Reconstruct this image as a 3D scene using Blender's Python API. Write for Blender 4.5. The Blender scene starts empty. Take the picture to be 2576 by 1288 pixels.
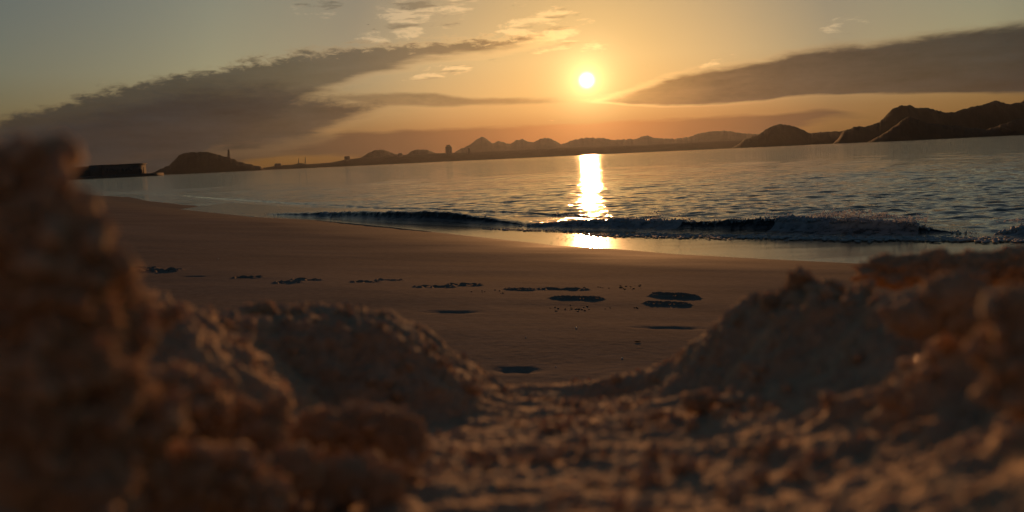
import bpy, bmesh, math, random
import numpy as np
from mathutils import Matrix, Vector

sc = bpy.context.scene
R = math.radians
random.seed(7)
rng = np.random.default_rng(11)

# ------------------------------------------------------------------ camera
HC = 1.03                                   # camera height above the sea
PITCH, ROLL = R(6.28), R(2.67)
FPX = 1288 / math.tan(R(30))                # focal length in pixels of a 2576 px wide picture
cam = bpy.data.cameras.new('camera')
camo = bpy.data.objects.new('camera', cam)
sc.collection.objects.link(camo); sc.camera = camo
cam.sensor_width = 36; cam.lens = 18 / math.tan(R(30))
cam.clip_start = 0.01; cam.clip_end = 60000
cam.dof.use_dof = True; cam.dof.focus_distance = 9.0
cam.dof.aperture_fstop = 14.5
RM = Matrix.Rotation(R(90) - PITCH, 3, 'X') @ Matrix.Rotation(-ROLL, 3, 'Z')
camo.matrix_world = Matrix.Translation((0, 0, HC)) @ RM.to_4x4()

def ray(px, py):
    return (RM @ Vector(((px - 1288) / FPX, -(py - 644) / FPX, -1))).normalized()
def at(px, py, d):                          # point at ground range d metres ahead
    r = ray(px, py); return Vector((0, 0, HC)) + r * (d / r.y)
def onz(px, py, z=0.0):
    r = ray(px, py); return Vector((0, 0, HC)) + r * ((z - HC) / r.z)
def azel(px, py):
    r = ray(px, py); return math.degrees(math.atan2(r.x, r.y)), math.degrees(math.asin(r.z))

# ------------------------------------------------------------------ world
SUND = ray(1476, 202)
SAZ, SEL = azel(1476, 202)
wd = bpy.data.worlds.new('World'); sc.world = wd; wd.use_nodes = True
nt = wd.node_tree; N = nt.nodes; L = nt.links
bg = N['Background']

def nd(t, **kw):
    n = N.new(t)
    for k, v in kw.items(): setattr(n, k, v)
    return n
def put(sock, v):
    if isinstance(v, bpy.types.NodeSocket): L.new(v, sock)
    else: sock.default_value = v
def mth(op, a, b=None, c=None, clamp=False):
    n = nd('ShaderNodeMath', operation=op, use_clamp=clamp)
    for i, v in enumerate((a, b, c)):
        if v is not None: put(n.inputs[i], v)
    return n.outputs[0]
def sstep(v, a, b, lo=0.0, hi=1.0):
    n = nd('ShaderNodeMapRange', interpolation_type='SMOOTHSTEP')
    put(n.inputs[0], v)
    for i, q in zip((1, 2, 3, 4), (a, b, lo, hi)): put(n.inputs[i], q)
    return n.outputs[0]
def mixc(f, a, b, mode='MIX'):
    n = nd('ShaderNodeMix', data_type='RGBA', blend_type=mode)
    put(n.inputs[0], f); put(n.inputs[6], a); put(n.inputs[7], b)
    return n.outputs[2]
def ramp(v, stops):
    n = nd('ShaderNodeValToRGB'); put(n.inputs[0], v)
    cr = n.color_ramp; cr.interpolation = 'EASE' if False else 'LINEAR'
    while len(cr.elements) > 1: cr.elements.remove(cr.elements[-1])
    cr.elements[0].position = stops[0][0]; cr.elements[0].color = (*stops[0][1], 1)
    for p, c in stops[1:]:
        e = cr.elements.new(p); e.color = (*c, 1)
    return n.outputs[0]

tc = nd('ShaderNodeTexCoord')
nrm = nd('ShaderNodeVectorMath', operation='NORMALIZE'); L.new(tc.outputs['Generated'], nrm.inputs[0])
DIR = nrm.outputs[0]
sep = nd('ShaderNodeSeparateXYZ'); L.new(DIR, sep.inputs[0])
AZ = mth('MULTIPLY', mth('ARCTAN2', sep.outputs[0], sep.outputs[1]), 57.29578)
EL = mth('MULTIPLY', mth('ARCSINE', sep.outputs[2]), 57.29578)
dt = nd('ShaderNodeVectorMath', operation='DOT_PRODUCT'); L.new(DIR, dt.inputs[0]); dt.inputs[1].default_value = SUND
TH = mth('MULTIPLY', mth('ARCCOSINE', mth('MINIMUM', dt.outputs['Value'], 0.9999999)), 57.29578)

sky = nd('ShaderNodeTexSky', sky_type='NISHITA', sun_disc=False)
sky.sun_elevation = R(SEL); sky.sun_rotation = R(SAZ)
sky.air_density = 1.0; sky.dust_density = 2.2; sky.ozone_density = 1.5
SKY = mixc(1.0, sky.outputs[0], (0.90, 0.98, 0.92, 1), 'MULTIPLY')
SKYS = 0.032                                # Nishita strength (dusk)
vm = nd('ShaderNodeVectorMath', operation='SCALE'); L.new(SKY, vm.inputs[0]); vm.inputs['Scale'].default_value = SKYS
SKY = vm.outputs[0]
LOWAIR = ramp(mth('DIVIDE', EL, 10.0, clamp=True), [(0, (.42, .30, .27)), (.22, (.60, .46, .42)), (.40, (.90, .84, .80)), (.60, (1, 1, 1))])
# bluer and greener away from the sun, as clear evening air is
# the brightest forward scattering is compressed so that the disc stands out of its aureole
def soft(c, k):
    s = nd('ShaderNodeSeparateColor'); L.new(c, s.inputs[0]); o = nd('ShaderNodeCombineColor')
    for i in range(3):
        v = s.outputs[i]; q = k[i]
        L.new(mth('DIVIDE', v, mth('ADD', 1.0, mth('MULTIPLY', v, q))), o.inputs[i])
    return o.outputs[0]
SKY = soft(SKY, (0.55, 1.05, 2.6))
T180 = mth('DIVIDE', TH, 180.0)
SKY = mixc(1.0, SKY, LOWAIR, 'MULTIPLY')        # low air dims and reddens the horizon sky
SKY = mixc(1.0, SKY, ramp(T180, [(a / 180, c_) for a, c_ in ((4, (1.13, 1.14, 1.16)), (9, (1.0, 1.07, 1.32)), (15, (.80, .98, 1.5)), (23, (1.25, 1.53, 2.02)), (32, (1.32, 1.49, 1.92)), (60, (1.2, 1.45, 1.85)), (180, (1.1, 1.35, 1.7)))]), 'MULTIPLY')

def noise(scale, zst, detail=6, rough=0.55, off=(0, 0, 0), dist=0.0):
    m = nd('ShaderNodeMapping'); L.new(DIR, m.inputs[0])
    m.inputs['Scale'].default_value = (scale, scale, scale * zst); m.inputs['Location'].default_value = off
    n = nd('ShaderNodeTexNoise'); L.new(m.outputs[0], n.inputs['Vector'])
    n.inputs['Scale'].default_value = 1; n.inputs['Detail'].default_value = detail
    n.inputs['Roughness'].default_value = rough; n.inputs['Distortion'].default_value = dist
    return mth('SUBTRACT', n.outputs['Fac'], 0.5)
A0, A1, E0, E1 = -70., 70., -4., 24.
def edge(pts):                              # elevation of a cloud edge as a function of azimuth
    n = nd('ShaderNodeFloatCurve'); c = n.mapping.curves[0]; n.mapping.extend = 'HORIZONTAL'
    q = sorted(azel(*p) for p in pts)
    q = [((a - A0) / (A1 - A0), (e - E0) / (E1 - E0)) for a, e in q]
    c.points[0].location = q[0]; c.points[1].location = q[-1]
    for p in q[1:-1]: c.points.new(*p)
    for p in c.points: p.handle_type = 'AUTO_CLAMPED'
    n.mapping.use_clip = False; n.mapping.update()
    put(n.inputs['Value'], sstepl(AZ, A0, A1, 0, 1))
    return sstepl(n.outputs[0], 0, 1, E0, E1)
def sstepl(v, a, b, lo, hi):
    n = nd('ShaderNodeMapRange'); put(n.inputs[0], v)
    for i, q in zip((1, 2, 3, 4), (a, b, lo, hi)): put(n.inputs[i], q)
    return n.outputs[0]
nB = noise(9, 3.5, 7, 0.6)                  # broad billows
nF = noise(34, 4.0, 6, 0.62, (3, 1, 7), 0.4)     # fine wisps
nC = noise(16, 7.0, 5, 0.55, (11, 2, 5))    # long streaks
def bank(up, lo, au, al, su, sl, nu=None):
    nu = nu or mth('ADD', mth('MULTIPLY', nB, 0.5), mth('MULTIPLY', nF, 0.7))
    u = mth('SUBTRACT', mth('ADD', edge(up), mth('MULTIPLY', nu, au)), EL)
    l = mth('SUBTRACT', EL, mth('ADD', edge(lo), mth('MULTIPLY', nC, al)))
    return mth('MULTIPLY', sstep(u, 0, su), sstep(l, 0, sl))

nT = noise(75, 2.6, 6, 0.62, (6, 3, 9), 0.5)
nU = mth('ADD', mth('MULTIPLY', nB, 0.25), mth('ADD', mth('MULTIPLY', nF, 0.55), mth('MULTIPLY', nT, 0.55)))
bankA1 = bank([(-300, 330), (0, 285), (180, 232), (400, 188), (600, 148), (700, 130), (880, 108), (1000, 98), (1200, 84), (1390, 78), (1460, 100), (1520, 150)],
              [(-300, 520), (0, 500), (400, 460), (600, 350), (700, 310), (780, 262), (850, 234), (900, 218), (980, 192), (1100, 168), (1250, 146), (1400, 112), (1520, 60)],
              2.5, 1.2, 0.7, 0.9, nU)
bankA2 = bank([(-300, 330), (0, 300), (300, 232), (600, 185), (780, 196), (900, 216), (1100, 230), (1170, 242), (1300, 244), (1480, 246), (1600, 250)],
              [(-300, 480), (0, 470), (300, 436), (560, 412), (700, 402), (800, 372), (900, 326), (1000, 292), (1100, 277), (1300, 266), (1500, 262), (1600, 268)],
              2.0, 1.4, 1.8, 1.4, nU)
bankA3 = bank([(820, 236), (1000, 229), (1100, 230), (1170, 240), (1300, 242), (1480, 244), (1600, 249), (1700, 262)],
              [(820, 240), (900, 262), (1000, 269), (1100, 273), (1300, 267), (1480, 263), (1600, 263), (1700, 262)], 0.45, 0.35, 0.28, 0.28)
bankB = bank([(1420, 262), (1530, 232), (1650, 190), (1750, 163), (1900, 138), (2050, 108), (2200, 92), (2400, 62), (2576, 42), (2900, 20)],
             [(1420, 255), (1530, 264), (1700, 272), (1900, 264), (2000, 249), (2140, 246), (2400, 240), (2576, 243), (2900, 250)],
             0.9, 0.45, 0.75, 0.30)
bankC = bank([(200, 430), (500, 372), (700, 340), (1000, 322), (1250, 314), (1500, 302), (1700, 294), (1900, 284), (2060, 271), (2150, 282), (2250, 300), (2400, 330)],
             [(200, 450), (500, 440), (640, 414), (760, 402), (900, 400), (1100, 420), (1700, 400), (2000, 330), (2150, 300), (2250, 302), (2400, 320)],
             0.6, 0.9, 0.35, 0.5, nC)
# scattered high cloud over the rest of the sky, kept away from the clear part in view
nG = noise(3.2, 3.0, 7, 0.6, (5, 9, 2))
high = mth('MULTIPLY', sstep(nG, 0.02, 0.22), sstep(EL, 16, 30, 0, 0.55))
def patch(px, py, rx, ry, rot=0.0):         # a soft oval region of the sky
    a, e = azel(px, py); rx *= 57.3 / FPX; ry *= 57.3 / FPX; c, s = math.cos(rot), math.sin(rot)
    da = mth('SUBTRACT', AZ, a); de = mth('SUBTRACT', EL, e)
    u = mth('DIVIDE', mth('ADD', mth('MULTIPLY', da, c), mth('MULTIPLY', de, s)), rx)
    v = mth('DIVIDE', mth('SUBTRACT', mth('MULTIPLY', de, c), mth('MULTIPLY', da, s)), ry)
    r2 = mth('ADD', mth('MULTIPLY', u, u), mth('MULTIPLY', v, v))
    return sstep(r2, 1.6, 0.05)
wisp = None
nP = noise(26, 3.2, 8, 0.66, (1, 4, 2), 0.3)
nW = mth('ADD', mth('MULTIPLY', nP, 1.0), mth('MULTIPLY', nF, 0.45))
for px, py, rx, ry, rot, th in ((1090, 25, 160, 55, 0.05, 0.0), (1360, 65, 135, 48, 0.12, -0.05), (1000, 78, 130, 30, 0.1, 0.03), (1380, 120, 110, 16, 0.14, 0.03),
                                (800, 22, 80, 34, 0.1, 0.06), (2130, 62, 85, 32, 0.2, 0.07), (1500, 115, 60, 26, 0.1, 0.08), (1290, 18, 40, 14, 0.1, 0.02),
                                (1730, 180, 150, 16, 0.24, 0.03), (1130, 175, 160, 20, 0.16, 0.03)):
    p = patch(px, py, rx, ry, rot)
    m = sstep(mth('ADD', nW, mth('MULTIPLY', mth('SUBTRACT', p, 1.0), 0.34)), th - 0.10, th + 0.07)
    wisp = m if wisp is None else mth('MAXIMUM', wisp, m)
def konst(rgb):
    n = nd('ShaderNodeRGB'); n.outputs[0].default_value = (*rgb, 1); return n.outputs[0]
T40 = mth('DIVIDE', TH, 60.0, clamp=True)
def q(*s): return [(a / 60.0, c) for a, c in s]
COL_BANK = ramp(T40, q((1.2, (.8, .42, .12)), (3, (.48, .21, .060)), (5, (.24, .108, .036)), (8, (.125, .068, .032)), (12, (.062, .042, .028)),
                       (18, (.033, .030, .025)), (25, (.018, .020, .021)), (40, (.016, .018, .021)), (60, (.022, .025, .028))))
COL_LOW = ramp(T40, q((2.5, (.65, .20, .045)), (4, (.50, .155, .036)), (7, (.28, .095, .028)), (12, (.115, .047, .022)), (18, (.052, .031, .020)),
                      (24, (.030, .024, .019)), (40, (.025, .023, .022))))
tex = mth('ADD', 1.0, mth('ADD', mth('MULTIPLY', nB, 0.8), mth('ADD', mth('MULTIPLY', nC, 1.15), mth('MULTIPLY', nT, 0.6))))
def scl(c, f):
    n = nd('ShaderNodeVectorMath', operation='SCALE'); L.new(c, n.inputs[0]); put(n.inputs['Scale'], f); return n.outputs[0]
COL_BANK = scl(COL_BANK, tex)
c = mixc(high, SKY, scl(COL_BANK, 1.3))
lit = mixc(1.0, scl(SKY, 1.30), (.14, .075, .03, 1), 'ADD')
shade = mixc(0.45, SKY, COL_BANK)
lit = mixc(sstep(nC, 0.03, -0.12), lit, shade)      # undersides of the small clouds
c = mixc(mth('MULTIPLY', wisp, 0.85), c, lit)
c = mixc(mth('MULTIPLY', bankC, 0.88), c, COL_LOW)
veil = mth('ADD', 0.92, mth('MULTIPLY', sstep(TH, 9, 3, 0, 1), -0.25))
c = mixc(mth('MULTIPLY', bankA1, sstep(AZ, azel(480, 300)[0], azel(980, 300)[0], 0.82, 0.66)), c, COL_BANK)
c = mixc(mth('MULTIPLY', bankA2, veil), c, COL_BANK)
c = mixc(mth('MULTIPLY', bankB, veil), c, COL_BANK)
c = mixc(mth('MULTIPLY', bankA3, 0.62), c, COL_BANK)
# thin edges of the banks glow where they stand near the sun
allb = mth('MAXIMUM', mth('MAXIMUM', bankA1, bankA2), bankB)
rim = mth('MULTIPLY', mth('MULTIPLY', allb, mth('SUBTRACT', 1.0, allb)), 4.0)
c = mixc(1.0, c, scl(konst((.46, .26, .09)), mth('MULTIPLY', rim, mth('EXPONENT', mth('MULTIPLY', TH, -0.11)))), 'ADD')
# sun: overexposed disc and its tight aureole
disc = sstep(TH, 0.64, 0.05)
aur = mth('EXPONENT', mth('MULTIPLY', TH, -0.95))
c = mixc(1.0, c, scl(konst((1.75, 1.25, .46)), aur), 'ADD')
c = mixc(1.0, c, scl(konst((4.2, 3.5, 2.2)), disc), 'ADD')
L.new(c, bg.inputs[0]); bg.inputs[1].default_value = 1.0

# ------------------------------------------------------------------ sun, exposure, render settings
sl = bpy.data.lights.new('sun', 'SUN'); sl.energy = 2.6; sl.angle = R(0.53); sl.color = (1.0, .44, .15)
so = bpy.data.objects.new('sun', sl); sc.collection.objects.link(so)
so.rotation_mode = 'QUATERNION'; so.rotation_quaternion = SUND.to_track_quat('Z', 'Y'); so.location = (0, 0, 30)
sc.view_settings.view_transform = 'Standard'; sc.view_settings.look = 'None'
sc.view_settings.exposure = 0; sc.view_settings.gamma = 1; sc.view_settings.use_curve_mapping = False
sc.cycles.use_denoising = True
sc.cycles.max_bounces = 8; sc.cycles.diffuse_bounces = 5; sc.cycles.glossy_bounces = 3
sc.cycles.transmission_bounces = 4; sc.cycles.volume_bounces = 0
sc.cycles.sample_clamp_indirect = 4.0; sc.cycles.sample_clamp_direct = 0
sc.cycles.caustics_reflective = False; sc.cycles.caustics_refractive = False

# ------------------------------------------------------------------ noise and mesh helpers
_perm = np.random.default_rng(5).permutation(256); _perm = np.concatenate([_perm, _perm, _perm])
_g = np.random.default_rng(6).normal(size=(256, 3)); _g /= np.linalg.norm(_g, axis=1)[:, None]
def perlin(p):
    p = np.asarray(p, float); i = np.floor(p).astype(int); f = p - i; i &= 255
    u = f * f * f * (f * (f * 6 - 15) + 10); out = 0
    for dx in (0, 1):
        wx = u[:, 0] if dx else 1 - u[:, 0]
        for dy in (0, 1):
            wy = u[:, 1] if dy else 1 - u[:, 1]
            for dz in (0, 1):
                wz = u[:, 2] if dz else 1 - u[:, 2]
                h = _perm[_perm[_perm[i[:, 0] + dx] + i[:, 1] + dy] + i[:, 2] + dz]
                out = out + wx * wy * wz * np.einsum('ij,ij->i', _g[h], f - np.array((dx, dy, dz)))
    return out
def fbm(p, octs=4, gain=0.5, bil=False):
    a, s, r = 1.0, 0.0, 0.0
    for k in range(octs):
        n = perlin(p * 2.03 ** k + 17.3 * k)
        s = s + a * ((np.abs(n) * 2 - 0.45) if bil else n * 1.4); a *= gain
    return s
def mesh(name, v, f, mat=None, parent=None, smooth=True):
    me = bpy.data.meshes.new(name); v = np.asarray(v, np.float32); f = np.asarray(f, np.int32)
    me.vertices.add(len(v)); me.vertices.foreach_set('co', v.ravel())
    k = f.shape[1]; me.loops.add(f.size); me.loops.foreach_set('vertex_index', f.ravel())
    me.polygons.add(len(f)); me.polygons.foreach_set('loop_start', np.arange(0, f.size, k, dtype=np.int32))
    me.polygons.foreach_set('loop_total', np.full(len(f), k, np.int32))
    if smooth: me.polygons.foreach_set('use_smooth', np.ones(len(f), bool))
    me.update(calc_edges=True); me.validate()
    o = bpy.data.objects.new(name, me); sc.collection.objects.link(o)
    if mat: me.materials.append(mat)
    if parent: o.parent = parent
    return o
def grid_faces(r, c):
    i = np.arange(r * c).reshape(r, c)
    return np.stack([i[:-1, :-1], i[:-1, 1:], i[1:, 1:], i[1:, :-1]], -1).reshape(-1, 4)
_ico = {}
def ico(s):
    if s not in _ico:
        b = bmesh.new(); bmesh.ops.create_icosphere(b, subdivisions=s, radius=1); b.verts.ensure_lookup_table()
        _ico[s] = (np.array([v.co[:] for v in b.verts]), np.array([[v.index for v in f.verts] for f in b.faces])); b.free()
    return _ico[s]
def tag(o, label=None, cat=None, group=None, kind=None):
    if label: o['label'] = label
    if cat: o['category'] = cat
    if group: o['group'] = group
    if kind: o['kind'] = kind
    return o
def box(x0, x1, y0, y1, z0, z1, top=1.0, tx=0.0):
    cx, cy = (x0 + x1) / 2, (y0 + y1) / 2
    v = [(x, y, z0) for x, y in ((x0, y0), (x1, y0), (x1, y1), (x0, y1))] + \
        [(cx + (x - cx) * top + tx, cy + (y - cy) * top, z1) for x, y in ((x0, y0), (x1, y0), (x1, y1), (x0, y1))]
    f = [(3, 2, 1, 0), (4, 5, 6, 7), (0, 1, 5, 4), (1, 2, 6, 5), (2, 3, 7, 6), (3, 0, 4, 7)]
    return np.array(v, float), np.array(f)
def join(parts):
    vs, fs, n = [], [], 0
    for v, f in parts:
        vs.append(v); fs.append(np.asarray(f) + n); n += len(v)
    return np.concatenate(vs), np.concatenate(fs)

# ------------------------------------------------------------------ materials
def mat(name, base, rough=0.9, spec=0.3, ior=1.45):
    m = bpy.data.materials.new(name); m.use_nodes = True
    b = m.node_tree.nodes['Principled BSDF']
    b.inputs['Base Color'].default_value = (*base, 1); b.inputs['Roughness'].default_value = rough
    b.inputs['Specular IOR Level'].default_value = spec; b.inputs['IOR'].default_value = ior
    return m, m.node_tree, b
def speckled(name, c1, c2, scales, rough, bump_d, bump_s=0.6, spec=0.25, lo=.35, hi=.65, stretch=(1, 1, 1)):
    m, t, b = mat(name, c1, rough, spec)
    co = t.nodes.new('ShaderNodeTexCoord'); mp = t.nodes.new('ShaderNodeMapping'); mp.inputs['Scale'].default_value = stretch
    t.links.new(co.outputs['Object'], mp.inputs[0]); acc = None
    for s in scales:
        n = t.nodes.new('ShaderNodeTexNoise'); n.inputs['Scale'].default_value = s; n.inputs['Detail'].default_value = 4
        t.links.new(mp.outputs[0], n.inputs['Vector'])
        if acc is None: acc = n.outputs['Fac']
        else:
            a = t.nodes.new('ShaderNodeMath'); a.operation = 'ADD'; t.links.new(acc, a.inputs[0]); t.links.new(n.outputs['Fac'], a.inputs[1]); acc = a.outputs[0]
    d = t.nodes.new('ShaderNodeMath'); d.operation = 'DIVIDE'; t.links.new(acc, d.inputs[0]); d.inputs[1].default_value = len(scales)
    r = t.nodes.new('ShaderNodeMapRange'); t.links.new(d.outputs[0], r.inputs[0]); r.inputs[1].default_value = lo; r.inputs[2].default_value = hi
    x = t.nodes.new('ShaderNodeMix'); x.data_type = 'RGBA'; t.links.new(r.outputs[0], x.inputs[0])
    x.inputs[6].default_value = (*c1, 1); x.inputs[7].default_value = (*c2, 1); t.links.new(x.outputs[2], b.inputs['Base Color'])
    bp = t.nodes.new('ShaderNodeBump'); bp.inputs['Distance'].default_value = bump_d; bp.inputs['Strength'].default_value = bump_s
    t.links.new(d.outputs[0], bp.inputs['Height']); t.links.new(bp.outputs[0], b.inputs['Normal'])
    return m
M_BEACH = speckled('damp_sand', (.255, .215, .180), (.160, .133, .111), (.9, 22, 160), .9, .004, .5, .03, .38, .62)
t = M_BEACH.node_tree; b = t.nodes['Principled BSDF']       # damp towards the water's edge
wt = t.nodes.new('ShaderNodeAttribute'); wt.attribute_name = 'wet'
for sock, lo_, hi_ in (('Roughness', 1.0, .75), ('Specular IOR Level', .004, .035)):
    r_ = t.nodes.new('ShaderNodeMapRange'); t.links.new(wt.outputs['Fac'], r_.inputs[0]); r_.inputs[3].default_value = lo_; r_.inputs[4].default_value = hi_; t.links.new(r_.outputs[0], b.inputs[sock])
src = b.inputs['Base Color'].links[0].from_socket
x = t.nodes.new('ShaderNodeMix'); x.data_type = 'RGBA'; x.blend_type = 'MULTIPLY'; t.links.new(wt.outputs['Fac'], x.inputs[0]); t.links.new(src, x.inputs[6]); x.inputs[7].default_value = (.72, .70, .68, 1)
t.links.new(x.outputs[2], b.inputs['Base Color'])
M_LOOSE = speckled('loose_sand', (.57, .415, .265), (.36, .25, .155), (90, 420, 1500), .85, .0012, .9, .3, .38, .62)
_b = M_LOOSE.node_tree.nodes['Principled BSDF']
_b.inputs['Subsurface Weight'].default_value = .12; _b.inputs['Subsurface Radius'].default_value = (1.0, .5, .28); _b.inputs['Subsurface Scale'].default_value = .004
M_HILL = speckled('wooded_rock', (.020, .022, .015), (.034, .030, .024), (.004, .02, .09), .95, 8, .6, .1)
M_BUILD, _, _ = mat('dark_concrete', (.09, .085, .08), .9, .2)
M_PEBBLE = speckled('dark_pebble', (.05, .04, .032), (.10, .08, .06), (200, 900), .7, .001, .4)
M_SHELL, _, _ = mat('white_shell', (.85, .80, .72), .35, .5)
M_TWIG, _, _ = mat('dark_twig', (.035, .025, .018), .85, .2)
M_BIRD, _, _ = mat('dark_feathers', (.04, .04, .04), .8, .2)

def water_mat(name, base, rough, scales, dist, stretch=(1, 1, 1)):
    m, t, b = mat(name, base, rough, .5, 1.33)
    co = t.nodes.new('ShaderNodeTexCoord'); mp = t.nodes.new('ShaderNodeMapping'); mp.inputs['Scale'].default_value = stretch
    t.links.new(co.outputs['Object'], mp.inputs[0]); nrm = None
    for s, d in zip(scales, dist):
        n = t.nodes.new('ShaderNodeTexNoise'); n.inputs['Scale'].default_value = s; n.inputs['Detail'].default_value = 2
        t.links.new(mp.outputs[0], n.inputs['Vector'])
        bp = t.nodes.new('ShaderNodeBump'); bp.inputs['Distance'].default_value = d; bp.inputs['Strength'].default_value = 1
        t.links.new(n.outputs['Fac'], bp.inputs['Height'])
        if nrm: t.links.new(nrm, bp.inputs['Normal'])
        nrm = bp.outputs[0]
    t.links.new(nrm, b.inputs['Normal'])
    return m
M_SEA = water_mat('sea_water', (.078, .080, .070), .055, (.5, 2.4, 8), (.08, .062, .018), (.42, 1, 1))
M_WAVE = water_mat('wave_water', (.008, .013, .017), .12, (14, 45), (.010, .004))
t = M_WAVE.node_tree; b = t.nodes['Principled BSDF']
at_ = t.nodes.new('ShaderNodeAttribute'); at_.attribute_name = 'foam'
n = t.nodes.new('ShaderNodeTexNoise'); n.inputs['Scale'].default_value = 9; n.inputs['Detail'].default_value = 7; n.inputs['Roughness'].default_value = .68
co = t.nodes.new('ShaderNodeTexCoord'); t.links.new(co.outputs['Object'], n.inputs['Vector'])
ad = t.nodes.new('ShaderNodeMath'); ad.operation = 'ADD'; t.links.new(at_.outputs['Fac'], ad.inputs[0]); t.links.new(n.outputs['Fac'], ad.inputs[1])
mr = t.nodes.new('ShaderNodeMapRange'); mr.interpolation_type = 'SMOOTHSTEP'; t.links.new(ad.outputs[0], mr.inputs[0]); mr.inputs[1].default_value = .72; mr.inputs[2].default_value = 1.15
x = t.nodes.new('ShaderNodeMix'); x.data_type = 'RGBA'; t.links.new(mr.outputs[0], x.inputs[0]); x.inputs[6].default_value = (.008, .013, .017, 1); x.inputs[7].default_value = (.34, .35, .38, 1)
t.links.new(x.outputs[2], b.inputs['Base Color'])
mr2 = t.nodes.new('ShaderNodeMapRange'); t.links.new(mr.outputs[0], mr2.inputs[0]); mr2.inputs[3].default_value = .12; mr2.inputs[4].default_value = .7; t.links.new(mr2.outputs[0], b.inputs['Roughness'])
def foam_mat(name, col, trans):
    m, t, b = mat(name, col, .6, .4)
    tr = t.nodes.new('ShaderNodeBsdfTranslucent'); tr.inputs[0].default_value = (*col, 1)
    mx = t.nodes.new('ShaderNodeMixShader'); mx.inputs[0].default_value = trans
    out = t.nodes['Material Output']; t.links.new(b.outputs[0], mx.inputs[1]); t.links.new(tr.outputs[0], mx.inputs[2]); t.links.new(mx.outputs[0], out.inputs[0])
    return m
M_FOAM = foam_mat('foam', (.42, .44, .47), .15)
M_SPRAY = foam_mat('spray', (.85, .85, .85), .5)
m, t, b = mat('wet_sand_film', (.085, .055, .035), .16, .5, 1.33)
co = t.nodes.new('ShaderNodeTexCoord'); n = t.nodes.new('ShaderNodeTexNoise'); n.inputs['Scale'].default_value = 2.2; n.inputs['Detail'].default_value = 3
mp = t.nodes.new('ShaderNodeMapping'); mp.inputs['Scale'].default_value = (.5, 1, 1); t.links.new(co.outputs['Object'], mp.inputs[0]); t.links.new(mp.outputs[0], n.inputs['Vector'])
bp = t.nodes.new('ShaderNodeBump'); bp.inputs['Distance'].default_value = .004; t.links.new(n.outputs['Fac'], bp.inputs['Height']); t.links.new(bp.outputs[0], b.inputs['Normal'])
M_FILM = m
M_GRAIN, _, _ = mat('quartz_grain', (.85, .70, .52), .22, .9, 1.6)

# ------------------------------------------------------------------ far hills
def hill(name, label, pts, d, thick, seed, rough=1.0, z0=-0.4, n_u=520, n_v=36, cat='hill', skew=0.0):
    """A ridge standing d metres off: its skyline runs through pts, it falls away to front and back."""
    pts = sorted(pts); a, e = [], []
    for px, py in pts:
        p = at(px, py, d); a.append(math.atan2(p.x, p.y)); e.append(p.z)
    au = np.linspace(a[0], a[-1], n_u); hz = np.interp(au, a, e)
    k = np.array([1, 2, 3, 2, 1.]); k /= k.sum(); hz = np.convolve(np.pad(hz, 2, 'edge'), k, 'valid')
    hmax = hz.max()
    s = fbm(np.stack([au * d / (hmax * .16), au * 0 + seed, au * 0], 1), 5, .6)
    hz = np.maximum(hz + s * hmax * .036 * rough, z0 + .5)
    v = np.linspace(-1, 1, n_v); prof = np.cos(v * math.pi / 2) ** 0.8
    U, V = np.meshgrid(np.arange(n_u), np.arange(n_v)); u, w = U.ravel(), V.ravel()
    dc = d * (1 + skew * (np.linspace(0, 1, n_u) - .5))      # a skewed ridge runs away from the viewer to one side
    hz = z0 + (hz - z0) * dc / d
    dd = dc[u] + v[w] * thick
    x = np.tan(au[u]) * dd; y = dd
    nz = fbm(np.stack([x / (hmax * .5), y / (hmax * .5), x * 0 + seed], 1), 4, .55)
    z = z0 + (hz[u] - z0) * prof[w] * (1 + nz * .12 * np.abs(v[w]) ** .7)
    lim = z0 + (hz[u] - z0) * (dd / dc[u]) * .985           # keeps the crest the highest thing seen
    z = np.where(np.abs(v[w]) > .06, np.minimum(z, np.maximum(lim, z0)), z)
    o = mesh(name, np.stack([x, y, z], 1), grid_faces(n_v, n_u), M_HILL)
    return tag(o, label, cat, kind='structure')
hill('far_hills', 'row of pale pointed hills across the bay beneath the sun',
     [(1120, 406), (1150, 378), (1180, 366), (1200, 350), (1214, 343), (1226, 351), (1240, 361), (1255, 354), (1270, 358), (1282, 364), (1300, 352), (1314, 349), (1330, 357),
      (1342, 358), (1360, 349), (1380, 347), (1400, 356), (1412, 364), (1440, 352), (1480, 346), (1520, 348), (1545, 352), (1600, 349), (1625, 340), (1645, 347), (1700, 349),
      (1730, 345), (1765, 334), (1800, 329), (1840, 330), (1870, 336), (1920, 337), (1990, 338), (2045, 334), (2080, 331), (2111, 331), (2150, 325), (2200, 330), (2240, 350)], 8600, 800, 3.1)
hill('rounded_hills', 'two low rounded hills left of the pointed far hills',
     [(850, 424), (880, 404), (905, 398), (925, 386), (945, 377), (965, 376), (985, 384), (1000, 388), (1015, 394), (1035, 380), (1050, 376), (1075, 377), (1100, 386), (1140, 400), (1180, 412)], 6800, 450, 8.2)
hill('low_shore', 'long low dark strip of wooded shore under the far hills',
     [(560, 436), (640, 424), (672, 421), (700, 416), (740, 414), (755, 409), (775, 413), (830, 409), (868, 402), (900, 398), (980, 392), (1060, 387), (1180, 383), (1300, 377), (1420, 371), (1500, 368),
      (1600, 365), (1750, 358), (1880, 352), (1960, 352), (2060, 352), (2140, 358), (2200, 366)], 5600, 260, 5.5, .5)
hill('twin_peak_hill', 'dark hill with a notched double top right of the sun',
     [(1840, 374), (1875, 350), (1905, 340), (1925, 326), (1945, 316), (1965, 312), (1985, 315), (2000, 318), (2020, 327), (2040, 336), (2080, 332), (2111, 331), (2150, 322), (2185, 332), (2235, 356)], 4000, 220, 1.7, skew=.30)
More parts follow.
